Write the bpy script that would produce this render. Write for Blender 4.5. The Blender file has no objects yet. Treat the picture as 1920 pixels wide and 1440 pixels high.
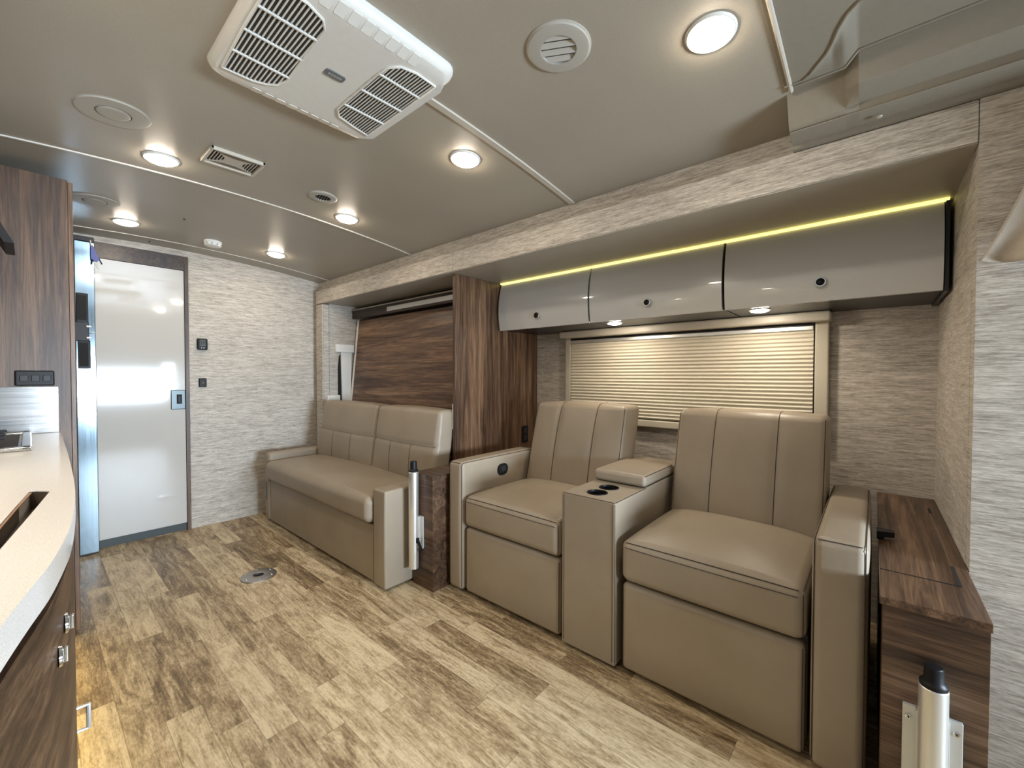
import bpy, bmesh, math, random
from mathutils import Vector, Matrix
random.seed(7)
PI = math.pi
S = bpy.context.scene
COL = S.collection

# ------------------------------------------------------------------ camera
def make_camera():
    yaw, pitch, roll = [math.radians(a) for a in (49.10, 1.136, -0.082)]
    F = Vector((math.sin(yaw)*math.cos(pitch), math.cos(yaw)*math.cos(pitch), -math.sin(pitch)))
    R0 = Vector((math.cos(yaw), -math.sin(yaw), 0)); D0 = F.cross(R0)
    r = math.cos(roll)*R0 + math.sin(roll)*D0
    d = -math.sin(roll)*R0 + math.cos(roll)*D0
    m = Matrix(((r.x, -d.x, -F.x, 0), (r.y, -d.y, -F.y, 0), (r.z, -d.z, -F.z, 1.13), (0, 0, 0, 1)))
    cd = bpy.data.cameras.new('camera'); co = bpy.data.objects.new('camera', cd); COL.objects.link(co)
    co.matrix_world = m
    cd.sensor_width = 36.0; cd.sensor_fit = 'HORIZONTAL'; cd.lens = 36.0*785/1920
    cd.clip_start = .02; cd.clip_end = 100
    S.camera = co
make_camera()

# ------------------------------------------------------------------ world, exposure, daylight
W = bpy.data.worlds.new('World'); S.world = W; W.use_nodes = True
bg = W.node_tree.nodes['Background']; bg.inputs[0].default_value = (.62, .78, 1.0, 1); bg.inputs[1].default_value = 1.2
S.view_settings.view_transform = 'Standard'
S.view_settings.look = 'None'
S.view_settings.gamma = 1
S.view_settings.use_curve_mapping = False
S.view_settings.exposure = 0.5

LIGHT_K = 1.0
def area(name, loc, direction, sx, sy, power, color, spread=PI):
    l = bpy.data.lights.new(name, 'AREA'); l.shape = 'RECTANGLE'; l.size = sx; l.size_y = sy
    l.energy = power*LIGHT_K; l.color = color; l.spread = spread
    o = bpy.data.objects.new(name, l); COL.objects.link(o); o.location = loc
    z = -Vector(direction).normalized(); x = Vector((0, 0, 1)).cross(z).normalized(); y = z.cross(x)
    o.matrix_world = Matrix(((x.x, y.x, z.x, loc[0]), (x.y, y.y, z.y, loc[1]), (x.z, y.z, z.z, loc[2]), (0, 0, 0, 1)))
    return o
# daylight entering through the windscreen and the cab side window, all behind the camera
area('windscreen_daylight', (1.11, -2.38, .94), (-.12, 1, -.04), 1.06, .46, 36, (.72, .86, 1.0), 1.35)
area('cab_window_daylight', (1.64, -1.65, 1.1), (-1, .25, 0), .7, .5, 16, (.72, .86, 1.0))

# ------------------------------------------------------------------ materials
MATS = {}
def newmat(name):
    m = bpy.data.materials.new(name); m.use_nodes = True
    MATS[name] = m
    nt = m.node_tree; b = nt.nodes['Principled BSDF']
    return m, nt, b
def setp(b, col=None, rough=None, metal=None, coat=None, spec=None, coat_rough=None):
    if col is not None: b.inputs['Base Color'].default_value = (*col, 1)
    if rough is not None: b.inputs['Roughness'].default_value = rough
    if metal is not None: b.inputs['Metallic'].default_value = metal
    if coat is not None: b.inputs['Coat Weight'].default_value = coat
    if coat_rough is not None: b.inputs['Coat Roughness'].default_value = coat_rough
    if spec is not None: b.inputs['Specular IOR Level'].default_value = spec
def N(nt, t, **k):
    n = nt.nodes.new(t)
    for a, v in k.items(): setattr(n, a, v)
    return n
def L(nt, a, b): nt.links.new(a, b)
def math_(nt, op, a, b=None, c=None):
    n = N(nt, 'ShaderNodeMath', operation=op)
    for i, v in enumerate((a, b, c)):
        if v is None: continue
        if isinstance(v, (int, float)): n.inputs[i].default_value = v
        else: L(nt, v, n.inputs[i])
    return n.outputs[0]
def pos(nt, scale=(1, 1, 1), loc=(0, 0, 0)):
    g = N(nt, 'ShaderNodeNewGeometry'); mp = N(nt, 'ShaderNodeMapping')
    mp.inputs['Scale'].default_value = scale; mp.inputs['Location'].default_value = loc
    L(nt, g.outputs['Position'], mp.inputs['Vector'])
    return mp.outputs[0]
def noise(nt, vec, scale=1, detail=4, rough=.55, dist=0):
    n = N(nt, 'ShaderNodeTexNoise'); n.inputs['Scale'].default_value = scale
    n.inputs['Detail'].default_value = detail; n.inputs['Roughness'].default_value = rough
    n.inputs['Distortion'].default_value = dist
    L(nt, vec, n.inputs['Vector']); return n.outputs['Fac']
def ramp(nt, fac, stops):
    r = N(nt, 'ShaderNodeValToRGB'); cr = r.color_ramp
    while len(cr.elements) < len(stops): cr.elements.new(.5)
    for e, (p, c) in zip(cr.elements, stops):
        e.position = p; e.color = (*c, 1)
    L(nt, fac, r.inputs[0]); return r.outputs[0]
def bump(nt, b, h, strength=.3, dist=.002):
    n = N(nt, 'ShaderNodeBump'); n.inputs['Strength'].default_value = strength; n.inputs['Distance'].default_value = dist
    L(nt, h, n.inputs['Height']); L(nt, n.outputs[0], b.inputs['Normal'])
def plain(name, col, rough=.5, metal=0, coat=0, spec=None, noise_amt=0):
    m, nt, b = newmat(name); setp(b, col, rough, metal, coat, spec)
    if noise_amt:
        f = noise(nt, pos(nt), 60, 3)
        c = ramp(nt, f, [(.3, tuple(x*(1-noise_amt) for x in col)), (.7, tuple(min(1, x*(1+noise_amt)) for x in col))])
        L(nt, c, b.inputs['Base Color'])
    return m

def wallpaper(name='woven_wallpaper', a=(.27, .235, .195), c=(.66, .61, .54)):
    m, nt, b = newmat(name)
    f1 = noise(nt, pos(nt, (15, 15, 230)), 1, 5, .7)
    f2 = noise(nt, pos(nt, (60, 60, 420)), 1, 3, .6)
    f3 = noise(nt, pos(nt, (7, 7, 90)), 1, 4, .6)
    f = math_(nt, 'ADD', math_(nt, 'MULTIPLY', f1, .5), math_(nt, 'ADD', math_(nt, 'MULTIPLY', f2, .25), math_(nt, 'MULTIPLY', f3, .25)))
    L(nt, ramp(nt, f, [(.40, a), (.5, tuple((x+y)/2 for x, y in zip(a, c))), (.60, c)]), b.inputs['Base Color'])
    setp(b, rough=.62, spec=.35); bump(nt, b, f, .5, .0015)
    return m
wallpaper()

def ceiling_mat():
    m, nt, b = newmat('ceiling_vinyl')
    f = noise(nt, pos(nt), 420, 2, .6); f2 = noise(nt, pos(nt), 2.2, 2)
    g = math_(nt, 'ADD', math_(nt, 'MULTIPLY', f, .6), math_(nt, 'MULTIPLY', f2, .4))
    L(nt, ramp(nt, g, [(.3, (.32, .288, .232)), (.7, (.40, .362, .296))]), b.inputs['Base Color'])
    setp(b, rough=.36, spec=.5); bump(nt, b, f, .25, .0008)
ceiling_mat()

def floor_mat():
    m, nt, b = newmat('vinyl_plank')
    g = N(nt, 'ShaderNodeNewGeometry'); sp = N(nt, 'ShaderNodeSeparateXYZ'); L(nt, g.outputs['Position'], sp.inputs[0])
    x, y = sp.outputs[0], sp.outputs[1]
    w = .0958
    xr = math_(nt, 'DIVIDE', math_(nt, 'SUBTRACT', x, .18-w*20), w)
    row = math_(nt, 'FLOOR', xr)
    wn = N(nt, 'ShaderNodeTexWhiteNoise', noise_dimensions='1D'); L(nt, row, wn.inputs['W'])
    yy = math_(nt, 'ADD', math_(nt, 'DIVIDE', y, .62), math_(nt, 'MULTIPLY', wn.outputs['Value'], 7.0))
    colr = math_(nt, 'FLOOR', yy)
    cmb = N(nt, 'ShaderNodeCombineXYZ'); L(nt, row, cmb.inputs[0]); L(nt, colr, cmb.inputs[1])
    wn2 = N(nt, 'ShaderNodeTexWhiteNoise', noise_dimensions='2D'); L(nt, cmb.outputs[0], wn2.inputs['Vector'])
    tone = wn2.outputs['Value']
    # grain stretched along the plank and shifted per plank
    off = N(nt, 'ShaderNodeVectorMath', operation='MULTIPLY'); off.inputs[1].default_value = (9, 9, 9); L(nt, wn2.outputs['Color'], off.inputs[0])
    ad = N(nt, 'ShaderNodeVectorMath', operation='ADD'); L(nt, g.outputs['Position'], ad.inputs[0]); L(nt, off.outputs[0], ad.inputs[1])
    def mp(s):
        q = N(nt, 'ShaderNodeMapping'); q.inputs['Scale'].default_value = s; L(nt, ad.outputs[0], q.inputs['Vector']); return q.outputs[0]
    g1 = noise(nt, mp((70, 6, 1)), 1, 7, .74, .9)
    g2 = noise(nt, mp((15, 3.2, 1)), 1, 4, .6, 1.6)
    g3 = noise(nt, mp((160, 55, 1)), 1, 3, .7)
    f = math_(nt, 'ADD', math_(nt, 'MULTIPLY', g1, .5), math_(nt, 'ADD', math_(nt, 'MULTIPLY', g2, .42), math_(nt, 'MULTIPLY', g3, .28)))
    f = math_(nt, 'ADD', f, math_(nt, 'MULTIPLY', math_(nt, 'SUBTRACT', tone, .5), .16))
    c = ramp(nt, f, [(.43, (.105, .067, .034)), (.53, (.245, .172, .094)), (.62, (.44, .335, .20)), (.73, (.68, .56, .37))])
    # joint lines
    fx = math_(nt, 'FRACT', xr); fy = math_(nt, 'FRACT', yy)
    ex = math_(nt, 'MINIMUM', fx, math_(nt, 'SUBTRACT', 1, fx)); ey = math_(nt, 'MINIMUM', fy, math_(nt, 'SUBTRACT', 1, fy))
    jx = math_(nt, 'LESS_THAN', ex, .010); jy = math_(nt, 'LESS_THAN', ey, .0016)
    j = math_(nt, 'MAXIMUM', jx, jy)
    mx = N(nt, 'ShaderNodeMix', data_type='RGBA'); L(nt, math_(nt, 'MULTIPLY', j, .45), mx.inputs[0]); L(nt, c, mx.inputs[6]); mx.inputs[7].default_value = (.10, .075, .045, 1)
    L(nt, mx.outputs[2], b.inputs['Base Color'])
    setp(b, rough=.42, spec=.4)
    bump(nt, b, math_(nt, 'SUBTRACT', f, math_(nt, 'MULTIPLY', j, .4)), .25, .0015)
floor_mat()

def leather(name, a, c, rough=.42):
    m, nt, b = newmat(name)
    f = noise(nt, pos(nt), 900, 3, .6); f2 = noise(nt, pos(nt), 5, 3)
    L(nt, ramp(nt, math_(nt, 'ADD', math_(nt, 'MULTIPLY', f, .5), math_(nt, 'MULTIPLY', f2, .5)), [(.35, a), (.65, c)]), b.inputs['Base Color'])
    setp(b, rough=rough, spec=.45)
    v = N(nt, 'ShaderNodeTexVoronoi'); v.inputs['Scale'].default_value = 520; L(nt, pos(nt), v.inputs['Vector'])
    wr = noise(nt, pos(nt), 9, 2, .5)
    h = math_(nt, 'ADD', math_(nt, 'MULTIPLY', v.outputs[0], .25), math_(nt, 'MULTIPLY', wr, 2.0))
    bump(nt, b, h, .35, .0022)
leather('taupe_leather', (.275, .226, .168), (.325, .270, .204))
plain('stitching', (.035, .022, .014), .7)
plain('seam_and_shadow', (.16, .125, .09), .6)  # dark joints, and the painted recess shadows on the rectangular vent

def walnut(name, axis, tint=1.0, rough=.38, seedloc=0):
    # axis: the direction the grain runs
    m, nt, b = newmat(name)
    i = 'xyz'.index(axis)
    s = [34, 34, 34]; s[i] = 1.6
    s2 = [210, 210, 210]; s2[i] = 7
    s3 = [10, 10, 10]; s3[i] = .45
    f1 = noise(nt, pos(nt, s, (seedloc, 3, 5)), 1, 6, .68, .9)
    f2 = noise(nt, pos(nt, s2), 1, 3, .7)
    f3 = noise(nt, pos(nt, s3, (seedloc, 1, 2)), 1, 2, .5, .6)
    f = math_(nt, 'ADD', math_(nt, 'MULTIPLY', f1, .55), math_(nt, 'ADD', math_(nt, 'MULTIPLY', f2, .25), math_(nt, 'MULTIPLY', f3, .25)))
    st = [(.41, (.022, .012, .008)), (.50, (.066, .035, .020)), (.575, (.125, .071, .040)), (.68, (.23, .142, .086))]
    L(nt, ramp(nt, f, [(p, tuple(q*tint for q in c)) for p, c in st]), b.inputs['Base Color'])
    setp(b, rough=rough, spec=.45); bump(nt, b, f2, .15, .0008)
walnut('walnut_x', 'x', 1.2); walnut('walnut_y', 'y', 1.5); walnut('walnut_z', 'z', 1.35)
walnut('walnut_z_panel', 'z', .9, .42, 4)
walnut('walnut_dark_y', 'y', .45, .4, 2)
walnut('walnut_cabinet_y', 'y', .95, .4, 3)

def gloss(name, col, rough=.06):
    m, nt, b = newmat(name); setp(b, col, .25, 0, 1.0, .5, rough)
gloss('gloss_grey_door', (.54, .54, .53), .04)
plain('cabinet_edge_black', (.012, .012, .016), .35)
plain('trim_beige', (.50, .46, .39), .4)
plain('trim_white', (.74, .72, .67), .45)
plain('vent_beige', (.40, .375, .33), .5)  # one even beige for bezels, louvers and speaker covers
plain('vent_white', (.60, .585, .54), .45)
plain('ac_white', (.66, .65, .61), .42, noise_amt=.02)
plain('ac_dark', (.018, .017, .016), .6)
plain('badge_grey', (.14, .15, .155), .35)
plain('badge_text', (.33, .34, .34), .4)
plain('black_plastic', (.010, .010, .011), .42, spec=.2)
plain('black_gap', (.006, .006, .006), .8)
plain('dark_grey_plastic', (.03, .03, .032), .45, spec=.25)
plain('white_plastic', (.80, .79, .75), .35)
plain('cream_frame', (.50, .455, .36), .4)
plain('door_laminate', (.50, .48, .445), .07, coat=.35)
plain('dark_metal', (.07, .085, .09), .35, .6)
plain('chrome', (.75, .76, .78), .12, 1)
plain('anodised_aluminium', (.78, .78, .76), .36, .85)
plain('bracket_aluminium', (.62, .62, .60), .42, .6)
plain('blue_tag', (.03, .05, .25), .5)
plain('fiberglass_grey', (.265, .235, .185), .6, spec=.25, noise_amt=.03)
plain('threshold_dark', (.03, .04, .04), .4)
plain('copper_edge', (.32, .17, .08), .45)
plain('slot_brown', (.10, .075, .055), .45)
plain('screen_glass', (.06, .065, .06), .2)
plain('sensor_amber', (.12, .07, .02), .5)
def steel(name, axis, col=(.62, .63, .64), rough=.28):
    m, nt, b = newmat(name)
    s = [300, 300, 300]; s['xyz'.index(axis)] = 3
    f = noise(nt, pos(nt, s), 1, 3, .6)
    L(nt, ramp(nt, f, [(.3, tuple(c*.82 for c in col)), (.7, col)]), b.inputs['Base Color'])
    r = N(nt, 'ShaderNodeMapRange'); r.inputs[3].default_value = rough*.8; r.inputs[4].default_value = rough*1.3
    L(nt, f, r.inputs[0]); L(nt, r.outputs[0], b.inputs['Roughness']); b.inputs['Metallic'].default_value = 1
steel('steel_brushed_x', 'x', (.34, .33, .32), .17); steel('steel_brushed_z', 'z', (.26, .33, .38), .13); steel('steel_dark', 'x', (.52, .50, .48), .3)
def counter_mat():
    m, nt, b = newmat('solid_surface')
    f = noise(nt, pos(nt), 620, 3, .7)
    L(nt, ramp(nt, f, [(.36, (.68, .66, .63)), (.5, (.83, .81, .78)), (.62, (.87, .855, .83))]), b.inputs['Base Color'])
    setp(b, rough=.14, spec=.4)
counter_mat()
def cloth_mat():
    m, nt, b = newmat('curtain_cloth')
    f = noise(nt, pos(nt, (1, 1, 1)), 500, 2, .6)
    L(nt, ramp(nt, f, [(.3, (.44, .375, .30)), (.7, (.56, .49, .40))]), b.inputs['Base Color'])
    setp(b, rough=.85, spec=.2); bump(nt, b, f, .3, .001)
cloth_mat()
def blind_mat():
    m, nt, b = newmat('blind_cloth')
    setp(b, (.66, .61, .50), .65, spec=.25)
    b.inputs['Subsurface Weight'].default_value = 0
blind_mat()
def emit(name, col, strength):
    m, nt, b = newmat(name)
    setp(b, (.8, .8, .8), .4)
    b.inputs['Emission Color'].default_value = (*col, 1); b.inputs['Emission Strength'].default_value = strength
emit('lamp_lens', (1.0, .87, .70), 90)
emit('puck_lens', (1.0, .88, .72), 150)
emit('led_warm', (1.0, .86, .22), 1.15)
emit('toe_led', (1.0, .76, .25), 16)

# ------------------------------------------------------------------ mesh builder
def _axis(lo, hi, r, n, m):
    if r <= 0:
        return [lo+(hi-lo)*i/m for i in range(m+1)]
    a = [lo+r-r*math.tan(math.radians(45)*(1-i/n)) for i in range(n)]
    mid = [lo+r+(hi-lo-2*r)*i/m for i in range(m+1)]
    b = [hi-(v-lo) for v in reversed(a)]
    return a+mid+b
class MB:
    def __init__(s): s.v = []; s.f = []; s.m = []; s.mats = []
    def mi(s, mat):
        if mat not in s.mats: s.mats.append(mat)
        return s.mats.index(mat)
    def add(s, vs, fs, mat, xf=None):
        k = len(s.v); i = s.mi(mat)
        s.v += [Vector(xf(Vector(v))) if xf else Vector(v) for v in vs]
        for f in fs: s.f.append([k+j for j in f]); s.m.append(i)
        return s
    def box(s, lo, hi, mat, r=0, n=2, div=(1, 1, 1), xf=None):
        lo = [min(a, b) for a, b in zip(lo, hi)] if True else lo
        hi = [max(a, b) for a, b in zip(lo, hi)]
        r = min([r]+[(h-l)/2-1e-5 for l, h in zip(lo, hi)])
        if r < 0: r = 0
        A = [_axis(lo[i], hi[i], r, n, div[i]) for i in range(3)]
        idx = {}; vs = []; fs = []
        def vid(p):
            key = tuple(round(c, 6) for c in p)
            if key not in idx:
                idx[key] = len(vs); q = Vector(p)
                if r > 0:
                    c = Vector([min(max(p[i], lo[i]+r), hi[i]-r) for i in range(3)])
                    d = q-c
                    if d.length > 1e-9: q = c+d.normalized()*r
                vs.append(q)
            return idx[key]
        for ax in range(3):
            u, w = [(1, 2), (2, 0), (0, 1)][ax]
            for side, val in ((0, lo[ax]), (1, hi[ax])):
                U, V = A[u], A[w]
                for i in range(len(U)-1):
                    for j in range(len(V)-1):
                        q = []
                        for (a, b) in ((i, j), (i+1, j), (i+1, j+1), (i, j+1)):
                            p = [0, 0, 0]; p[ax] = val; p[u] = U[a]; p[w] = V[b]; q.append(vid(p))
                        if side == 0: q.reverse()
                        fs.append(q)
        return s.add(vs, fs, mat, xf)
    def prism(s, pts, axis, a, b, mat, xf=None):
        """polygon pts (2D) extruded along axis. axis 'x': pts=(y,z); 'y': (x,z); 'z': (x,y)"""
        n = len(pts)
        def mk(p, t):
            return {'x': (t, p[0], p[1]), 'y': (p[0], t, p[1]), 'z': (p[0], p[1], t)}[axis]
        vs = [mk(p, a) for p in pts]+[mk(p, b) for p in pts]
        fs = [list(range(n))[::-1], list(range(n, 2*n))]+[[i, (i+1) % n, n+(i+1) % n, n+i] for i in range(n)]
        return s.add(vs, fs, mat, xf)
    def lathe(s, prof, c, mat, n=32, axis='z', xf=None, closed=False):
        """prof: list of (radius, height)"""
        vs = []; fs = []
        for (r, h) in prof:
            for i in range(n):
                t = 2*PI*i/n; a, b = r*math.cos(t), r*math.sin(t)
                p = {'z': (a, b, h), 'x': (h, a, b), 'y': (b, h, a)}[axis]
                vs.append((p[0]+c[0], p[1]+c[1], p[2]+c[2]))
        for k in range(len(prof)-1):
            for i in range(n):
                fs.append([k*n+i, k*n+(i+1) % n, (k+1)*n+(i+1) % n, (k+1)*n+i])
        if closed:
            fs.append(list(range(n))[::-1]); fs.append([(len(prof)-1)*n+i for i in range(n)])
        return s.add(vs, fs, mat, xf)
    def tube(s, pts, r, mat, n=8, closed=False, xf=None):
        pts = [Vector(p) for p in pts]; vs = []; fs = []; N_ = len(pts)
        up = None
        for i, p in enumerate(pts):
            if closed: t = pts[(i+1) % N_]-pts[i-1]
            else: t = pts[min(i+1, N_-1)]-pts[max(i-1, 0)]
            t.normalize()
            if up is None:
                up = Vector((0, 0, 1)) if abs(t.z) < .9 else Vector((1, 0, 0))
            u = (up-t*up.dot(t)).normalized(); w = t.cross(u); up = u
            for k in range(n):
                a = 2*PI*k/n; vs.append(p+u*(r*math.cos(a))+w*(r*math.sin(a)))
        R = N_ if closed else N_-1
        for i in range(R):
            for k in range(n):
                j = (i+1) % N_
                fs.append([i*n+k, i*n+(k+1) % n, j*n+(k+1) % n, j*n+k])
        if not closed:
            fs.append(list(range(n))[::-1]); fs.append([(N_-1)*n+k for k in range(n)])
        return s.add(vs, fs, mat, xf)
    def grid(s, fn, nu, nv, mat):
        vs = [fn(i/nu, j/nv) for j in range(nv+1) for i in range(nu+1)]
        fs = [[j*(nu+1)+i, j*(nu+1)+i+1, (j+1)*(nu+1)+i+1, (j+1)*(nu+1)+i] for j in range(nv) for i in range(nu)]
        return s.add(vs, fs, mat)
    def build(s, name, parent=None, loc=None, sharp=38, solid=0):
        if parent is not None: off = parent_world(parent)
        elif loc is not None: off = Vector(loc)
        else:
            xs = [min(v[i] for v in s.v) for i in range(3)]; xh = [max(v[i] for v in s.v) for i in range(3)]
            off = Vector(((xs[0]+xh[0])/2, (xs[1]+xh[1])/2, xs[2]))
        me = bpy.data.meshes.new(name)
        me.from_pydata([tuple(v-off) for v in s.v], [], s.f)
        for m in s.mats: me.materials.append(MATS[m])
        me.polygons.foreach_set('material_index', s.m)
        me.polygons.foreach_set('use_smooth', [True]*len(s.f))
        me.update()
        bm = bmesh.new(); bm.from_mesh(me); bmesh.ops.recalc_face_normals(bm, faces=bm.faces); bm.to_mesh(me); bm.free()
        me.set_sharp_from_angle(angle=math.radians(sharp))
        o = bpy.data.objects.new(name, me); COL.objects.link(o)
        if parent is not None: o.parent = parent
        else: o.location = off
        wn = o.modifiers.new('WeightedNormal', 'WEIGHTED_NORMAL'); wn.keep_sharp = True; wn.weight = 50
        if solid:
            md = o.modifiers.new('Solidify', 'SOLIDIFY'); md.thickness = solid; md.offset = 0
        return o
def parent_world(o):
    p = Vector(o.location)
    while o.parent is not None:
        o = o.parent; p += Vector(o.location)
    return p
def thing(name, label, cat, loc, group=None):
    o = bpy.data.objects.new(name, None); COL.objects.link(o); o.location = loc
    o.empty_display_size = .05
    o['label'] = label; o['category'] = cat
    if group: o['group'] = group
    return o
def tag(o, label, cat, group=None):
    o['label'] = label; o['category'] = cat
    if group: o['group'] = group
    return o
def struct(mb, name, parent=None, **k):
    o = mb.build(name, parent, **k)
    if parent is None: o['kind'] = 'structure'
    return o
def copy_tree(o, parent=None):
    c = o.copy(); COL.objects.link(c)
    if parent is not None: c.parent = parent
    for ch in [x for x in bpy.data.objects if x.parent == o]: copy_tree(ch, c)
    return c

XW, XF = 1.72, 1.66          # side wall plane, slide-out fascia plane
XB = 2.52                    # back wall of the slide-out
YB = 3.788                   # rear wall
YN, YR = -.2, 3.6            # slide-out near and far ends
ZS = 1.75                    # slide-out soffit
CX = .63
def zc(x): return 2.03-.075*((x-CX)/1.09)**2
def nc(x): return Vector((.075*2*(x-CX)/1.09**2, 0, 1)).normalized()

# ------------------------------------------------------------------ room shell
m = MB(); m.box((-.52, -2.5, -.05), (2.62, 3.9, 0), 'vinyl_plank'); struct(m, 'floor')

m = MB()
m.grid(lambda u, v: (-.52+u*2.28, .2+v*3.66, zc(-.52+u*2.28)), 40, 6, 'ceiling_vinyl')
m.grid(lambda u, v: (-.52+u*2.28, .2+v*3.66, zc(-.52+u*2.28)+.04), 40, 6, 'ceiling_vinyl')
struct(m, 'ceiling')

m = MB(); m.box((-.52, -2.5, 0), (-.47, 3.9, 2.0), 'woven_wallpaper'); struct(m, 'wall_left')
m = MB()
m.box((-.52, YB, 0), (.262, YB+.05, 2.05), 'woven_wallpaper'); m.box((.768, YB, 0), (1.76, YB+.05, 2.05), 'woven_wallpaper')
m.box((.262, YB, 1.985), (.768, YB+.05, 2.05), 'woven_wallpaper')
struct(m, 'wall_back')
# wall above the slide-out and forward of it
m = MB()
m.box((XW, YN-.1, ZS+.01), (XW+.04, YB, 2.0), 'woven_wallpaper')
m.box((XW, YR+.03, 0), (XW+.04, YB, ZS+.01), 'woven_wallpaper')
struct(m, 'wall_right')
m = MB(); m.box((XF, -2.5, 0), (XF+.06, YN-.001, 1.865), 'woven_wallpaper'); m.box((XW, -2.5, 1.8), (XW+.04, YN-.1, 2.3), 'woven_wallpaper'); struct(m, 'wall_right_front')
# slide-out box
m = MB(); m.box((XB, YN-.05, 0), (XB+.05, YR+.05, ZS+.05), 'woven_wallpaper'); struct(m, 'wall_slideout_back')
m = MB(); m.box((XF+.06, YN-.05, 0), (XB, YN, ZS+.05), 'woven_wallpaper'); struct(m, 'wall_slideout_near')
m = MB(); m.box((XF+.06, YR, 0), (XB, YR+.03, ZS+.05), 'woven_wallpaper'); struct(m, 'wall_slideout_far')
m = MB(); m.box((XF+.004, YN, ZS), (XB, YR, ZS+.0028), 'ceiling_vinyl'); m.box((XF+.061, YN, ZS+.0028), (XB, YR, ZS+.04), 'ceiling_vinyl'); struct(m, 'ceiling_slideout')
# fascia of the slide-out opening and its rear pilaster
m = MB(); m.box((XF, YN, ZS+.003), (XF+.06, 1.905, 1.865), 'woven_wallpaper', .003); struct(m, 'trim_1')
m = MB(); m.box((XF, 1.907, ZS+.003), (XF+.06, 3.715, 1.865), 'woven_wallpaper', .003)
struct(m, 'trim_2')
m = MB(); m.box((XF, 3.6, 0), (XF+.06, 3.715, ZS-.006), 'woven_wallpaper', .003)
m.box((XF+.01, 3.591, 0), (XF+.055, 3.6, ZS-.006), 'woven_wallpaper', .003); struct(m, 'trim_3')
# ceiling seams
def seam(name, y, w, h, x0=-.5, x1=1.715):
    m = MB()
    n = 28
    for i in range(n):
        a = x0+(x1-x0)*i/n; b = x0+(x1-x0)*(i+1)/n
        vs = []
        for (yy, dz) in ((y-w/2, .002), (y-w/2+.002, -h), (y+w/2-.002, -h), (y+w/2, .002)):
            vs.append((a, yy, zc(a)+dz)); vs.append((b, yy, zc(b)+dz))
        m.add(vs, [[0, 1, 3, 2], [2, 3, 5, 4], [4, 5, 7, 6]], 'trim_beige')
    return struct(m, name)
seam('trim_4', 3.60, .012, .004); seam('trim_5', 2.407, .016, .005); seam('trim_6', 1.105, .028, .006)
m = MB()
m.tube([(x, .2, zc(x)-.004) for x in [-.5+i*.1 for i in range(21)]], .006, 'trim_beige'); struct(m, 'trim_7')

# cab end: windscreen wall, cab ceiling, all behind the camera
m = MB()
m.box((-.52, -2.5, 0), (1.76, -2.45, .70), 'dark_grey_plastic'); m.box((-.52, -2.5, 1.26), (1.76, -2.45, 2.4), 'trim_beige')
m.box((-.52, -2.5, .7), (.55, -2.45, 1.26), 'trim_beige'); m.box((1.64, -2.5, .7), (1.76, -2.45, 1.26), 'trim_beige')
m.box((1.12, -2.5, .7), (1.15, -2.45, 1.26), 'trim_beige')
struct(m, 'wall_front')
m = MB(); m.box((-.52, -2.5, 2.25), (1.76, .0, 2.3), 'fiberglass_grey'); struct(m, 'ceiling_cab')

# moulded surround of the over-cab opening
def profile_strip(m, prof, y0, y1, mat='fiberglass_grey'):
    vs = [(x, y0, z) for x, z in prof]+[(x, y1, z) for x, z in prof]; n = len(prof)
    m.add(vs, [[i, i+1, n+i+1, n+i] for i in range(n-1)], mat)
m = MB()
PA = [(1.715, 1.862), (1.645, 1.868), (1.642, 1.880), (1.573, 1.893), (1.560, 1.905), (1.535, 1.945), (1.512, 1.983), (1.503, 1.988), (1.490, 1.986)]
PB = [(1.715, 1.862), (1.645, 1.868), (1.642, 1.880), (1.573, 1.8895), (1.573, 1.914), (1.507, 1.934), (1.504, 1.938), (1.478, 2.006), (1.470, 2.009)]
profile_strip(m, PA, .213, .075)
vs = [(x, .075, z) for x, z in PA]+[(x, .045, z) for x, z in PB]; n = len(PA)
m.add(vs, [[i, i+1, n+i+1, n+i] for i in range(n-1)], 'fiberglass_grey')
profile_strip(m, PB, .045, -2.44)
end = [(x, .213, z) for x, z in PA]+[(1.46, .213, 1.986), (1.46, .213, 2.03), (1.715, .213, 2.03)]
m.add(end, [list(range(len(end)))], 'fiberglass_grey')
def crease(y):
    P = [(.24, 1.470), (.17, 1.470), (.150, 1.455), (.128, 1.425), (.108, 1.400), (.094, 1.37), (.080, 1.33), (.062, 1.295), (.040, 1.272), (.01, 1.262), (-3, 1.262)]
    for (ya, xa), (yb, xb) in zip(P, P[1:]):
        if yb <= y <= ya:
            s = (ya-y)/(ya-yb); return xa+(xb-xa)*s
def ridge(y):
    s = min(1, max(0, (.075-y)/.03)); return (lerp(1.490, 1.470, s), lerp(1.986, 2.009, s))
def lerp(a, b, t): return a+(b-a)*t
YS = [.213, .19, .175]+[.17-.005*k for k in range(34)]+[-.05, -.2, -.6, -1.2, -2.44]
def zpn(x): return zc(x)-.004
nx = 16; vs = []; fs = []
for y in YS:
    xc_ = crease(y)
    for i in range(nx+1):
        x = lerp(-.5, xc_, i/nx); vs.append((x, y, zpn(x)))
m.add(vs, [[j*(nx+1)+i, j*(nx+1)+i+1, (j+1)*(nx+1)+i+1, (j+1)*(nx+1)+i] for j in range(len(YS)-1) for i in range(nx)], 'fiberglass_grey')
vs = []; nw = 8
for y in YS:
    xc_ = crease(y); xr, zr = ridge(y); z0 = zpn(xc_); wid = xr-xc_
    for i in range(nw+1):
        s = i/nw; z = lerp(z0, zr, s)+min(.03, wid*.28)*math.sin(PI*s)**.8*(1 if 0 < i < nw else 0) - (.004 if i == 0 else 0)
        vs.append((lerp(xc_, xr, s), y, z))
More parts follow.
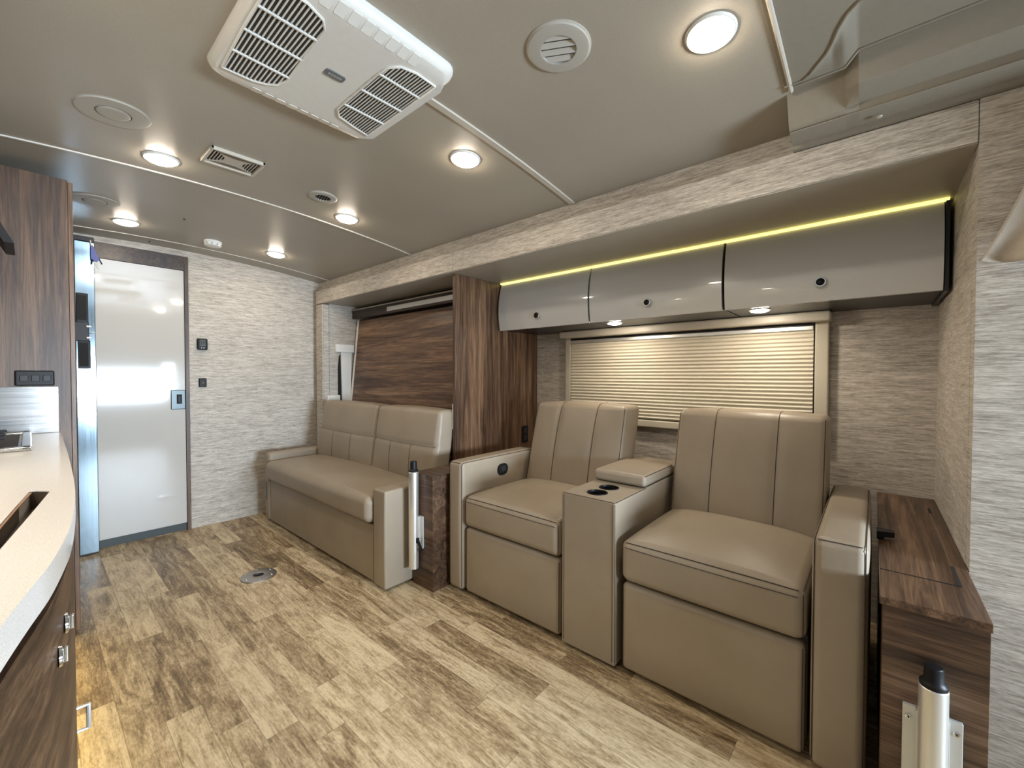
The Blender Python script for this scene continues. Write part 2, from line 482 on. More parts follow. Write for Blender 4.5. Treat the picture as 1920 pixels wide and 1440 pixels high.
m.add(vs, [[j*(nw+1)+i, j*(nw+1)+i+1, (j+1)*(nw+1)+i+1, (j+1)*(nw+1)+i] for j in range(len(YS)-1) for i in range(nw)], 'fiberglass_grey')
m.tube([(ridge(y)[0]+.003, y, ridge(y)[1]-.001) for y in YS], .004, 'fiberglass_grey', 8)
m.tube([(1.573, y, 1.890) for y in (.21, -2.4)], .0025, 'fiberglass_grey', 8)
m.tube([(crease(y), y, zpn(crease(y))-.001) for y in YS[:-3]], .0035, 'fiberglass_grey', 8)
# screws in the flange
m.lathe([(0.001, -.004), (.006, -.003), (.007, 0)], (1.61, -.0, 1.876), 'trim_beige', 12)
struct(m, 'trim_8', sharp=50)

# ------------------------------------------------------------------ bathroom door and frame
m = MB(); m.box((.262, YB-.012, 0), (.283, YB+.05, 1.985), 'walnut_z_panel'); m.box((.745, YB-.014, 0), (.768, YB+.05, 1.985), 'walnut_z_panel', .002)
m.box((.283, YB-.012, 1.885), (.745, YB+.05, 1.985), 'walnut_dark_y'); m.box((.283, YB+.01, 0), (.745, YB+.05, .05), 'threshold_dark')
struct(m, 'trim_9')
m = MB(); m.box((.284, YB-.005, .055), (.744, YB+.03, 1.883), 'door_laminate', .003)
door = struct(m, 'door_1')
m = MB(); m.box((.660, YB-.013, .885), (.7435, YB-.004, 1.025), 'dark_metal', .008); latch = m.build('door_latch', door); latch['label'] = 'dark metal latch plate'
m = MB(); m.box((.692, YB-.0145, .925), (.722, YB-.0135, .992), 'black_gap', .002); m.box((.698, YB-.019, .93), (.716, YB-.0147, .985), 'black_plastic', .004); m.build('pull', latch)

# ------------------------------------------------------------------ things on the rear wall
t = thing('thermostat', 'black square thermostat with small display high on the rear wall beside the door', 'thermostat', (.846, YB, 1.31))
m = MB(); m.box((.815, YB-.028, 1.318), (.878, YB, 1.402), 'black_plastic', .008); m.build('case', t)
m = MB(); m.box((.829, YB-.0295, 1.345), (.864, YB-.0282, 1.392), 'screen_glass', .001)
m.build('display', t)
m = MB()
for k in range(2): m.box((.836+k*.014, YB-.0305, 1.328), (.843+k*.014, YB-.0285, 1.337), 'badge_text', .0008)
for k in range(2): m.box((.834+k*.015, YB-.0303, 1.352+.004*k), (.843+k*.014, YB-.0296, 1.385), 'dark_grey_plastic', .0005)
m.build('button', t)
t = thing('wall_switch', 'small black sensor switch plate on the rear wall below the thermostat', 'switch', (.848, YB, 1.04))
m = MB(); m.box((.824, YB-.014, 1.042), (.872, YB, 1.108), 'black_plastic', .006); m.build('plate', t)
m = MB(); m.box((.838, YB-.0165, 1.062), (.858, YB-.0142, 1.088), 'dark_grey_plastic', .002); m.box((.841, YB-.0172, 1.071), (.855, YB-.0166, 1.076), 'sensor_amber', .0003); m.build('rocker', t)

# ------------------------------------------------------------------ ceiling lamps
def cxf(x0, y0):
    """local frame hanging on the crowned ceiling: local z=0 on the ceiling, +z into it"""
    n = nc(x0); R = Vector((0, 0, 1)).rotation_difference(n).to_matrix()
    o = Vector((x0, y0, zc(x0)))
    return lambda v: o+R@v
LAMPS = [((1.162, .332), 'large recessed ceiling lamp nearest the over-cab moulding, brightest and biggest in view'),
         ((1.175, 1.272), 'recessed ceiling lamp to the right of the air conditioner beside the wide ceiling seam'),
         ((1.18, 2.25), 'recessed ceiling lamp close to the small louvred air vent, by the middle seam'),
         ((1.19, 3.30), 'recessed ceiling lamp near the rear wall to the right of the smoke detector'),
         ((.372, 2.245), 'recessed ceiling lamp left of the rectangular ceiling vent, touching the middle seam'),
         ((-.03, 1.12), 'unseen recessed ceiling lamp added directly above the white worktop and its slot'),  # this one is out of view, added to brighten the worktop
         ((.385, 3.32), 'recessed ceiling lamp above the bathroom door beside the rear speaker cover')]
first = None
for (x, y), lab in LAMPS:
    # each lamp is tilted with the crown, so each gets its own mesh
    t = thing('ceiling_lamp', lab, 'ceiling lamp', (x, y, zc(x)), 'recessed round ceiling lamps')
    xf = cxf(x, y)
    m = MB(); m.lathe([(.053, -.005), (.056, -.006), (.060, -.004), (.062, -.001), (.062, .002)], (0, 0, 0), 'trim_white', 40, xf=xf); m.build('bezel', t)
    m = MB(); m.lathe([(.0005, -.018), (.02, -.0174), (.038, -.015), (.049, -.010), (.053, -.004)], (0, 0, 0), 'lamp_lens', 40, xf=xf); m.build('lens', t)

# round ceiling vents
def round_vent(x, y, R, lab, ang, nsl, rin):
    t = thing('air_vent', lab, 'air vent', (x, y, zc(x))); xf = cxf(x, y)
    m = MB(); m.lathe([(rin, .004), (rin, -.008), (rin+.003, -.009), (R*.85, -.0075), (R*.93, -.0065), (R*.96, -.0035), (R, -.0025), (R, .002)], (0, 0, 0), 'vent_beige', 48, xf=xf); m.build('bezel', t)
    m = MB(); m.lathe([(.0005, -.001), (rin, -.001)], (0, 0, 0), 'ac_dark', 32, xf=xf); m.build('duct', t)
    ca, sa = math.cos(ang), math.sin(ang)
    def rx(p): return xf(Vector((p.x*ca-p.y*sa, p.x*sa+p.y*ca, p.z)))
    pitch = 2*rin/nsl
    for k in range(nsl):
        c0 = -rin+pitch*k+pitch*.10; c1 = c0+pitch*(.52 if nsl < 5 else .42); top = []; bot = []
        for i in range(7):
            c = c0+(c1-c0)*i/6; h = math.sqrt(max(0, (rin*.985)**2-c*c)); z = -.001-.007*(i/6)
            top.append((h, c, z)); bot.append((-h, c, z))
        ring = top+bot[::-1]; n = len(ring); m = MB()
        m.add(ring+[(p[0], p[1], p[2]+.0015) for p in ring], [[i, i+1, n-2-i, n-1-i] for i in range(6)]+[[n+i, n+i+1, 2*n-2-i, 2*n-1-i] for i in range(6)]+[[i, (i+1) % n, n+(i+1) % n, n+i] for i in range(n)], 'vent_beige' if nsl < 5 else 'vent_white', xf=rx)
        m.build('louver', t)
    return t
round_vent(.957, .663, .088, 'round ceiling vent with four wide louvers between the air conditioner and nearest lamp', math.radians(-62), 4, .048)
round_vent(.975, 2.095, .066, 'small round ceiling vent with narrow upright louvers beside the middle seam', math.radians(80), 6, .036)

def speaker(x, y, lab):
    t = thing('ceiling_speaker', lab, 'speaker', (x, y, zc(x)), 'round ceiling speaker covers'); xf = cxf(x, y)
    m = MB(); m.lathe([(.047, .001), (.047, -.005), (.049, -.006), (.088, -.0055), (.094, -.005), (.096, -.0015), (.099, -.001), (.102, .0005), (.102, .002)], (0, 0, 0), 'vent_beige', 48, xf=xf); m.build('rim', t)
    m = MB(); m.lathe([(.0005, -.0082), (.03, -.0082), (.040, -.0078), (.0432, -.006), (.0435, .001)], (0, 0, 0), 'vent_beige', 40, xf=xf); m.build('cover', t)
speaker(.200, 1.958, 'large flat round ceiling speaker cover near the left edge, ahead of the middle seam')
speaker(.232, 3.02, 'flat round ceiling speaker cover farther back near the tall dark wood cabinet')

t = thing('smoke_detector', 'small white smoke detector on the ceiling above the bathroom door frame', 'smoke detector', (.822, 3.37, zc(.82)))
xf = cxf(.822, 3.37)
m = MB(); m.lathe([(.050, .002), (.051, -.010), (.049, -.013)], (0, 0, 0), 'white_plastic', 32, xf=xf); m.build('base', t)
m = MB(); m.lathe([(.0485, -.013), (.049, -.020), (.044, -.032), (.03, -.036), (.0005, -.037)], (0, 0, 0), 'white_plastic', 32, xf=xf)
for k in range(10):
    a = k*PI/5; m.box((.046, -.004, -.028), (.0505, .004, -.018), 'vent_beige', .001, 1, xf=lambda v, a=a: xf(Vector((v.x*math.cos(a)-v.y*math.sin(a), v.x*math.sin(a)+v.y*math.cos(a), v.z))))
m.build('cover', t)

# rectangular exhaust vent
x0, y0 = .575, 2.045
t = thing('rectangular_vent', 'beige rectangular ceiling vent with two louvred halves and a curved centre', 'air vent', (x0, y0, zc(x0)))
xf = cxf(x0, y0)
m = MB(); hw, hd = .098, .078
for (a, b) in (((-hw, -hd), (hw, -hd+.012)), ((-hw, hd-.012), (hw, hd)), ((-hw, -hd), (-hw+.013, hd)), ((hw-.013, -hd), (hw, hd))):
    m.box((a[0], a[1], -.013), (b[0], b[1], .002), 'trim_beige', .003, xf=xf)
m.build('frame', t)
m = MB(); m.box((-hw+.01, -hd+.01, -.001), (hw-.01, hd-.01, .001), 'ac_dark', xf=xf); m.build('duct', t)
m = MB()
def notch(y): return .034+.046*(abs(y)/.058)**2.2
ys = [-.058+.116*k/16 for k in range(17)]
m.prism([(-notch(y), y) for y in ys]+[(-.084, .058), (-.084, hd-.010), (.084, hd-.010), (.084, .058)]+[(notch(y), y) for y in reversed(ys)]+[(.084, -.058), (.084, -hd+.010), (-.084, -hd+.010), (-.084, -.058)], 'z', -.0075, -.003, 'trim_beige', xf=xf)
for sy in (-1, 1):
    m.prism([(-.070+.14*k/12, sy*(.052-.016*math.sin(PI*k/12))) for k in range(13)]+[(.070-.14*k/12, sy*.0545) for k in range(13)], 'z', -.0082, -.0070, 'seam_and_shadow', xf=xf)  # lens-shaped shadows of the side recesses, painted as darker strips
m.build('centre_panel', t)
for sgn in (-1, 1):
    for k in range(4):
        xx = sgn*(.043+k*.0105); yl = .058*((abs(xx)-.034)/.046)**(1/2.2)
        m = MB(); m.box((xx-.0016, -yl, -.0075), (xx+.0016, yl, -.003), 'trim_beige', xf=xf); m.build('louver', t)
# two small screw caps left in the ceiling
for (px_, py_, lab) in ((.60, 3.02, 'tiny dark screw cap alone on the ceiling between two seams'), (.545, 3.70, 'tiny dark screw cap on the ceiling strip over the bathroom door')):
    xf = cxf(px_, py_); m = MB(); m.lathe([(.0005, -.006), (.005, -.005), (.006, .001)], (0, 0, 0), 'dark_grey_plastic', 12, xf=xf)
    tag(m.build('screw_cap'), lab, 'screw cap')

# ------------------------------------------------------------------ air conditioner
ZA = 1.962
t = thing('air_conditioner', 'white ceiling air conditioner shroud with two dark grilles and a small badge', 'air conditioner', (.57, 1.16, 2.02))
m = MB()
def acx(v):
    # taper the sides: wide at the ceiling, narrower below
    k = (v.z-ZA)/.06; k = max(0, min(1, k)); s = .955+.045*k
    return Vector((.572+(v.x-.572)*s, 1.16+(v.y-1.16)*s, v.z))
def rrect(x0, y0, x1, y1, r, n=6):
    out = []
    for cx, cy, a0 in ((x1-r, y1-r, 0), (x0+r, y1-r, 90), (x0+r, y0+r, 180), (x1-r, y0+r, 270)):
        for i in range(n+1):
            a = math.radians(a0+90*i/n); out.append((cx+r*math.cos(a), cy+r*math.sin(a)))
    return out
loops = [(0, 2.03, .045), (0, 1.992, .045), (.004, 1.982, .043), (.012, 1.975, .04), (.016, 1.972, .04)]
vs = []; fs = []
nl = None
for (ins, z, r) in loops:
    p = rrect(.328+ins, .905+ins, .815-ins, 1.418-ins, r); nl = len(p)
    vs += [(a, b, z) for a, b in p]
# centre plateau
p = rrect(.338, .962, .805, 1.360, .02); vs += [(a, b, ZA) for a, b in p]
for k in range(len(loops)):
    for i in range(nl): fs.append([k*nl+i, k*nl+(i+1) % nl, (k+1)*nl+(i+1) % nl, (k+1)*nl+i])
fs.append([len(loops)*nl+i for i in range(nl)])
m.add(vs, fs, 'ac_white'); m.build('shroud', t, sharp=30)
def grille(poly, slat_x0, slat_x1, pitch, ribs):
    z = ZA
    g = MB(); n = len(poly)
    cxp = sum(p[0] for p in poly)/n; cyp = sum(p[1] for p in poly)/n
    gm = MB(); gm.prism(poly, 'z', z-.0012, z+.002, 'ac_dark'); gr = gm.build('grille', t)
    gr['label'] = 'dark slotted intake grille'
    # rim
    rm = MB(); rm.tube([(p[0], p[1], z-.002) for p in poly], .0035, 'ac_white', 6, closed=True)
    def clip(const, ax):
        hits = []
        for i in range(n):
            a, b = poly[i], poly[(i+1) % n]
            if (a[ax]-const)*(b[ax]-const) < 0:
                s = (const-a[ax])/(b[ax]-a[ax]); hits.append(a[1-ax]+s*(b[1-ax]-a[1-ax]))
        return (min(hits), max(hits)) if len(hits) >= 2 else None
    x = slat_x0
    while x < slat_x1:
        c = clip(x, 0)
        if c: rm.box((x-pitch*.17, c[0], z-.0035), (x+pitch*.17, c[1], z-.0012), 'ac_white')
        x += pitch
    for y in ribs:
        c = clip(y, 1)
        if c: rm.box((c[0], y-.0022, z-.0065), (c[1], y+.0022, z-.0015), 'ac_white')
    rm.build('slats', gr)
gA = [(.352, 1.338), (.347, 1.14), (.347, 1.0), (.352, .968), (.42, .968), (.462, .985), (.478, 1.01), (.483, 1.155), (.488, 1.26), (.478, 1.30), (.455, 1.322), (.425, 1.335)]
gB = [(.642, 1.05), (.646, 1.005), (.668, .975), (.71, .963), (.775, .935+.03), (.778, 1.10), (.778, 1.335), (.72, 1.325), (.662, 1.308), (.642, 1.275)]
grille(gA, .357, .49, .0100, (1.055, 1.15, 1.245)); grille(gB, .650, .776, .0092, (1.04, 1.135, 1.235))
m = MB(); m.prism(rrect(.538, 1.125, .592, 1.152, .007, 4), 'z', ZA-.003, ZA+.001, 'badge_grey', xf=lambda v: Vector((v.x+.002, v.y+.004, v.z)))
# two rows of tiny raised characters
for k in range(5): m.box((.549+k*.0078, 1.139, ZA-.0035), (.5545+k*.0078, 1.147, ZA-.003), 'badge_text')
m.build('badge', t)
for k in range(8):
    xx = .448+k*.0335
    m = MB(); m.prism(rrect(xx-.0125, .919, xx+.0125, .952, .004, 3), 'z', 0, .003, 'ac_white', xf=lambda v: Vector((v.x, v.y, 1.972-(v.y-.921)*.244-.0013+v.z))); m.build('vent_pad', t)
    m = MB(); m.prism(rrect(xx-.0125, 1.372, xx+.0125, 1.400, .004, 3), 'z', 0, .003, 'ac_white', xf=lambda v: Vector((v.x, v.y, 1.972-(1.402-v.y)*.238-.0018+v.z))); m.build('vent_pad', t)

# the shroud sits tight against the crown of the ceiling
K = 1.034
t.location = Vector((0, 0, 1.13)) + K*(Vector(t.location)-Vector((0, 0, 1.13))); t.scale = (K, K, K)

# ------------------------------------------------------------------ overhead cabinets
def overhead(y0, y1, lab, ky):
    t = thing('overhead_cabinet', lab, 'cabinet', (2.2, (y0+y1)/2, 1.42), 'grey glossy overhead cabinets')
    zt, zb = 1.738, 1.430
    m = MB(); m.box((2.115, y0+.0005, zb+.006), (XB-.002, y1-.0005, zt-.002), 'cabinet_edge_black'); m.build('body', t)
    m = MB(); ns = 12
    prof = []
    for i in range(ns+1):
        s = i/ns; z = zb+(zt-zb)*s; x = 2.092-.026*(1-((s-.45)/.55)**2) + .006*s
        prof.append((x, z))
    back = [(x+.018, z) for x, z in reversed(prof)]
    m.prism(prof+back, 'y', y0+.003, y1-.003, 'gloss_grey_door'); d = m.build('door', t)
    m = MB(); kz = 1.503; kx = 2.062
    m.lathe([(.0205, .006), (.0205, -.002), (.018, -.007), (.0145, -.007)], (kx, ky, kz), 'chrome', 28, 'x')
    m.lathe([(.0145, -.006), (.0135, -.003), (.009, -.007), (.0005, -.009)], (kx, ky, kz), 'black_plastic', 28, 'x')
    kn = m.build('lock_knob', d)
overhead(1.228, 1.916, 'shortest-looking grey gloss overhead cabinet against the walnut partition', 1.585)
overhead(.530, 1.222, 'middle grey gloss overhead cabinet above the pleated window blind', .880)
overhead(-.178, .524, 'largest-looking grey gloss overhead cabinet nearest the right slide-out wall', .168)
# black end panel of the last cabinet
m = MB(); m.box((2.085, -.1895, 1.426), (XB-.002, -.1785, 1.738), 'cabinet_edge_black', .001)
tag(m.build('cabinet_end_panel'), 'black end panel closing the right end of the overhead cabinets', 'panel')
m = MB(); m.box((2.088, -.188, 1.742), (2.112, 1.915, 1.7485), 'led_warm')
tag(m.build('led_strip'), 'glowing yellow light strip between the soffit and overhead cabinets', 'light strip')
for (y, lab) in ((1.135, 'small round puck lamp under the overhead cabinets above the blind, left one'), (.405, 'small round puck lamp under the overhead cabinets above the blind, right one')):
    t = thing('puck_lamp', lab, 'lamp', (2.21, y, 1.436), 'puck lamps under the overhead cabinets')
    m = MB(); m.lathe([(.047, 0), (.046, -.004), (.039, -.005)], (2.21, y, 1.436), 'chrome', 32); m.build('bezel', t)
    m = MB(); m.lathe([(.040, -.003), (.034, -.009), (.02, -.0125), (.0005, -.0135)], (2.21, y, 1.436), 'puck_lens', 32); m.build('lens', t)

# ------------------------------------------------------------------ window with pleated blind
wy0, wy1, wz0, wz1 = .165, 1.65, .815, 1.40
m = MB()
fx = XB-.045
m.box((fx, wy0, wz0), (XB, wy0+.055, wz1), 'cream_frame', .008); m.box((fx, wy1-.045, wz0), (XB, wy1, wz1), 'cream_frame', .008)
m.box((fx, wy0, wz0), (XB, wy1, wz0+.045), 'cream_frame', .008); m.box((fx+.012, wy0+.062, wz0+.045), (fx+.02, wy0+.068, wz1), 'seam_and_shadow')
m.box((fx+.03, wy0+.05, wz0+.04), (XB, wy1-.04, wz1), 'screen_glass')
win = struct(m, 'window_1')
m = MB(); m.box((XB-.105, wy0-.01, 1.388), (XB, wy1+.012, 1.4345), 'trim_beige', .012, 3); tag(m.build('window_valance'), 'beige boxed window valance under the overhead cabinets', 'window valance')
t = thing('pleated_blind', 'cream pleated blind fully lowered over the slide-out window', 'blind', (fx+.01, (wy0+wy1)/2, wz0+.05))
by0, by1 = wy0+.06, wy1-.048
m = MB(); m.box((fx-.004, by0, 1.352), (fx+.02, by1, 1.374), 'anodised_aluminium', .004); m.box((fx+.0, by0, 1.374), (fx+.02, by1, 1.386), 'black_plastic', .001); m.build('head_rail', t)  # black strip paints the shaded gap between head rail and valance
m = MB(); n = 24; prof = []
zt, zb = 1.352, wz0+.05
for i in range(8*n+1):
    z = zt-(zt-zb)*i/(8*n); prof.append((fx+.004+.0055*math.cos(2*PI*i/8), z))
back = [(x+.002, z) for x, z in reversed(prof)]
m.prism(prof+back, 'y', by0, by1, 'blind_cloth'); m.build('pleats', t, sharp=70)

# ------------------------------------------------------------------ walnut partition and outlet
m = MB(); m.box((1.70, 1.93, 0), (XB-.002, 1.952, ZS-.002), 'walnut_z', .0015); tag(m.build('partition_panel'), 'tall walnut partition panel between the sofa bay and recliners', 'partition')
t = thing('wall_outlet', 'black outlet plate low on the walnut partition behind the recliner', 'outlet', (2.366, 1.93, .66))
m = MB(); m.box((2.335, 1.922, .645), (2.40, 1.929, .765), 'black_plastic', .003); m.build('plate', t)
m = MB(); m.box((2.35, 1.920, .712), (2.385, 1.9215, .75), 'dark_grey_plastic', .002); m.box((2.35, 1.920, .66), (2.385, 1.9215, .70), 'dark_grey_plastic', .002); m.build('socket', t)

# ------------------------------------------------------------------ fold-down bed board behind the sofa
t = thing('bed_board', 'slanted walnut board of the fold-down bed above the sofa', 'bed board', (1.93, 2.77, .3))
def tilt(v):
    return Vector((v.x+(v.z-.9)*.10, v.y, v.z))
m = MB(); m.box((1.905, 1.975, .35), (1.925, 3.555, 1.625), 'walnut_y', xf=tilt); m.build('panel', t)
m = MB(); m.box((1.895, 3.555, .35), (1.927, 3.572, 1.63), 'trim_white', .003, xf=tilt); m.build('edge_trim', t)
m = MB(); m.box((1.925, 1.975, .3), (2.45, 3.56, 1.6), 'walnut_dark_y', xf=tilt) if False else m.box((1.93, 1.98, .3), (1.96, 3.54, 1.60), 'walnut_dark_y', xf=tilt); m.build('backing', t)
t = thing('bed_valance', 'dark walnut valance with a satin strip over the slanted bed board', 'valance', (1.95, 2.77, 1.63))
m = MB(); m.box((1.93, 1.955, 1.640), (1.96, 3.585, 1.712), 'walnut_dark_y', .002); m.build('board', t)
m = MB(); m.box((1.922, 1.955, 1.655), (1.930, 3.02, 1.690), 'bracket_aluminium', .002); s_ = m.build('satin_strip', t); s_['label'] = 'satin grey strip'
m = MB(); m.box((1.925, 1.955, 1.713), (1.965, 3.59, 1.722), 'trim_beige', .001); m.build('cap', t)
m = MB(); m.box((1.70, 1.955, 1.722), (1.96, 3.59, 1.748), 'ceiling_vinyl') if False else None
m = MB()
# bed lift fittings on the far end wall
t = thing('bed_lift', 'white bed lift arm and brackets on the far slide-out end wall', 'bracket', (1.86, 3.57, .9))
m = MB(); m.box((1.765, 3.555, 1.335), (1.93, 3.598, 1.405), 'white_plastic', .006); m.build('upper_bracket', t)
m = MB(); m.box((1.69, 3.56, .84), (1.80, 3.598, .957), 'white_plastic', .008); m.build('lower_bracket', t)
m = MB(); m.prism([(1.815, 1.34), (1.915, 1.34), (1.895, .70), (1.83, .70)], 'y', 3.575, 3.597, 'white_plastic'); m.build('arm', t)
m = MB(); m.prism([(1.805, 1.30), (1.818, 1.32), (1.83, .70), (1.795, .70), (1.795, 1.2)], 'y', 3.588, 3.597, 'black_gap'); m.build('slot', t)
m = MB(); m.box((1.755, 1.915, .69), (1.80, 1.928, .93), 'black_plastic', .003)
t2 = thing('bed_latch', 'narrow black latch with white lever on the sofa side of the partition', 'latch', (1.73, 1.95, .6))
m = MB(); m.box((1.702, 1.953, .60), (1.72, 1.958, .80), 'black_plastic', .003); m.build('body', t2)
m = MB(); m.box((1.700, 1.953, .80), (1.715, 1.9585, .955), 'white_plastic', .004); m.build('lever', t2)

# ------------------------------------------------------------------ upholstery helpers
def puffer(lo, hi, top=0, front=0, sides=0, back=0, p=2.0):
    c = [(a+b)/2 for a, b in zip(lo, hi)]; h = [(b-a)/2 for a, b in zip(lo, hi)]
    def f(v):
        u = [max(-1, min(1, (v[i]-c[i])/h[i])) for i in range(3)]
        e = [1-abs(q)**p for q in u]
        out = v.copy()
        if u[2] > 0: out.z += top*u[2]**2*e[0]*e[1]
        if u[0] < 0: out.x -= front*u[0]**2*e[1]*e[2]
        if u[0] > 0: out.x += back*u[0]**2*e[1]*e[2]
        out.y += sides*u[1]*abs(u[1])*e[0]*e[2]
        return out
    return f
def stitch(m, pts, xf=None, r=.0012, double=.007, off=None):
    m.tube(pts, r, 'stitching', 5, xf=xf)
    if off: m.tube([Vector(p)+Vector(off) for p in pts], r, 'stitching', 5, xf=xf)
LEA = 'taupe_leather'
def lerp(a, b, t): return a+(b-a)*t

# backrest: tilted cushion with vertical seams; returns mesh builder
def back_cushion(y0, y1, zb, zt, xb, xt, th, seams_y, vertical=True, hseam=None, vseams=(), corner=.035):
    h = zt-zb
    sl = (xt-xb)/h
    lo = (xb, y0, zb); hi = (xb+th, y1, zt)
    pf = puffer(lo, hi, .012, .022, .006, .01, 2.6)
    def xf(v):
        q = pf(v); q.x += (v.z-zb)*sl
        # soft channels at the seams on the front
        if v.x < xb+th*.5:
            for s in seams_y:
                q.x += .0045*math.exp(-((v.y-s)/.018)**2)*min(1, max(0, (v.z-zb)/.05))
            if hseam is not None: q.x += .006*math.exp(-((v.z-hseam)/.012)**2)
        return q
    m = MB(); dy = 54; dz = 30 if hseam else 14
    m.box(lo, hi, LEA, corner, 4, (4, dy, dz), xf=xf)
    for s in seams_y:
        pts = [(xb-.0022, s, lerp(zb+.02, zt-corner*.9, k/18)) for k in range(19)]
        pts += [(xb+corner*(1-math.cos(a))-.002, s, zt-corner+corner*math.sin(a)+.002) for a in [PI/8*k for k in range(1, 5)]]
        pts += [(xb+th*.6, s, zt+.001)]
        m.tube(pts, .0014, 'stitching', 5, xf=xf)
    if vertical and seams_y:
        for s in (y0+corner*.32, y1-corner*.32):
            m.tube([(xb+corner*.25, s, lerp(zb+.03, zt-corner*.5, k/18)) for k in range(19)], .0014, 'stitching', 5, xf=xf)
    return m, xf
def seat_cushion(lo, hi, crown, front, seam=True, r=.03):
    pf = puffer(lo, hi, crown, front, .0, 0, 3)
    m = MB(); m.box(lo, hi, LEA, r, 4, (14, 20, 4), xf=pf)
    if seam:
        k = r*.3
        y = [lerp(lo[1]+r*.6, hi[1]-r*.6, i/20) for i in range(21)]
        m.tube([(lo[0]+k-.002, q, hi[2]-k+.002) for q in y], .0013, 'stitching', 5, xf=pf)
        m.tube([(lo[0]-.0005, q, hi[2]-r*.75) for q in y], .0011, 'stitching', 5, xf=pf)
        for yy in (lo[1]+k-.002, hi[1]-k+.002):
            m.tube([(lo[0]+k-.002, yy, lerp(lo[2]+r*.5, hi[2]-r*.5, i/8)) for i in range(9)], .0013, 'stitching', 5, xf=pf)
            m.tube([(lerp(lo[0]+r*.5, hi[0]-.1, i/12), yy, hi[2]-k+.002) for i in range(13)], .0013, 'stitching', 5, xf=pf)
    return m
def arm(x0, x1, y0, y1, z0, z1, r=.022, roundback=.07, puff=.004, seam=True, slope=0):
    lo = (x0, y0, z0); hi = (x1, y1, z1)
    pf = puffer(lo, hi, .004, .004, puff, 0, 3)
    def xf(v):
        q = pf(v)
        if v.z > (z0+z1)/2 and v.x > x1-roundback*2:
            t = (v.x-(x1-roundback*2))/(roundback*2); q.z -= .05*t*t*((v.z-(z0+z1)/2)/((z1-z0)/2))
        q.z -= slope*(v.x-x0)*((v.z-z0)/(z1-z0))
        return q
    m = MB(); m.box(lo, hi, LEA, r, 4, (16, 4, 10), xf=xf)
    if seam:
        k = r*.3-.0016
        for yy in (y0+k, y1-k):
            pts = [(x0+k, yy, lerp(z0+.02, z1-r*.6, i/12)) for i in range(13)]
            pts += [(x0+r*.7, yy, z1-k+.0005)]
            pts += [(lerp(x0+r, x1-r*1.2, i/16), yy, z1-k) for i in range(17)]
            m.tube(pts, .0013, 'stitching', 5, xf=xf)
        m.tube([(x0+k, lerp(y0+r*.5, y1-r*.5, i/6), z1-k) for i in range(7)], .0013, 'stitching', 5, xf=xf)
    return m

# ------------------------------------------------------------------ recliners with console
def recliner(y0, y1, arm_y, lab, seams, lever=False, armlab=None):
    a0, a1 = arm_y
    t = thing('recliner', lab, 'recliner chair', (1.9, (y0+y1)/2, 0), 'taupe recliners either side of the console')
    m = MB(); m.box((1.53, y0+.006, .02), (2.36, y1-.006, .345), LEA, .01); m.build('base', t)
    m = seat_cushion((1.452, y0+.004, .355), (2.02, y1-.004, .512), .038, .006, r=.032); m.build('seat_cushion', t)
    # footrest panel
    lo, hi = (1.462, y0+.008, .018), (1.53, y1-.008, .348); pf = puffer(lo, hi, 0, .008, 0, 0, 4)
    m = MB(); m.box(lo, hi, LEA, .018, 4, (2, 16, 10), xf=pf)
    for yy in (lo[1]+.004, hi[1]-.004):
        m.tube([(lo[0]+.004, yy, lerp(.03, .335, i/10)) for i in range(11)], .0012, 'stitching', 5, xf=pf)
    m.build('footrest', t)
    m, xf = back_cushion(y0+.003, y1-.003, .47, .965, 1.945, 2.075, .185, seams, corner=.024)
    bo = m.build('backrest', t)
    m = arm(1.448, 2.12 if lever else 2.30, a0, a1, .015, .682 if lever else .676, r=.024, roundback=.05, puff=.006); m.build('armrest', t)
    if lever:
        # recessed oval pull on the inner face of the arm
        m = MB(); yy = a0-.0065
        prof = rrect(1.712, .567, 1.800, .632, .0325, 8)
        m.prism(prof, 'y', yy, yy+.012, 'black_plastic')
        m.prism(rrect(1.725, .578, 1.787, .621, .020, 8), 'y', yy-.001, yy, 'black_gap')
        m.prism([(1.735, .612), (1.770, .618), (1.778, .592), (1.745, .586)], 'y', yy-.005, yy-.001, 'dark_grey_plastic')
        lv = m.build('release_lever', t); lv['label'] = 'black oval release pull'
    return t
recliner(.992, 1.592, (1.595, 1.70), 'smaller-looking taupe leather recliner left of the cup-holder console, next to the walnut partition', (1.161, 1.398), True)
recliner(.135, .722, (.005, .128), 'large taupe leather recliner in the foreground beside the right walnut cabinet', (.303, .548))
# console
t = thing('console', 'taupe leather console with two cup holders between the recliners', 'console', (1.9, .86, 0))
cy0, cy1 = .738, .980
holes = [((1.536, .862), .040), ((1.637, .862), .040)]
# hollow body, its top cut through for the two cup holders
def plate_with_holes(outer, holes, z0, z1, mat):
    bm = bmesh.new(); ed = []; spans = []; base = 0
    for loop in [outer]+holes:
        vs = [bm.verts.new((x, y, z1)) for x, y in loop]; spans.append((base, base+len(vs))); base += len(vs)
        for i in range(len(vs)): ed.append(bm.edges.new((vs[i], vs[(i+1) % len(vs)])))
    bmesh.ops.triangle_fill(bm, use_beauty=True, use_dissolve=False, edges=ed)
    bm.verts.index_update(); bm.verts.ensure_lookup_table()
    V = [v.co.copy() for v in bm.verts]; Fs = [[v.index for v in f.verts] for f in bm.faces]; bm.free()
    n = len(V); fs = Fs+[[i+n for i in reversed(f)] for f in Fs]
    for a, b in spans:
        for i in range(a, b):
            j = i+1 if i+1 < b else a; fs.append([i, j, j+n, i+n])
    m = MB(); m.add(V+[v-Vector((0, 0, z1-z0)) for v in V], fs, mat); return m
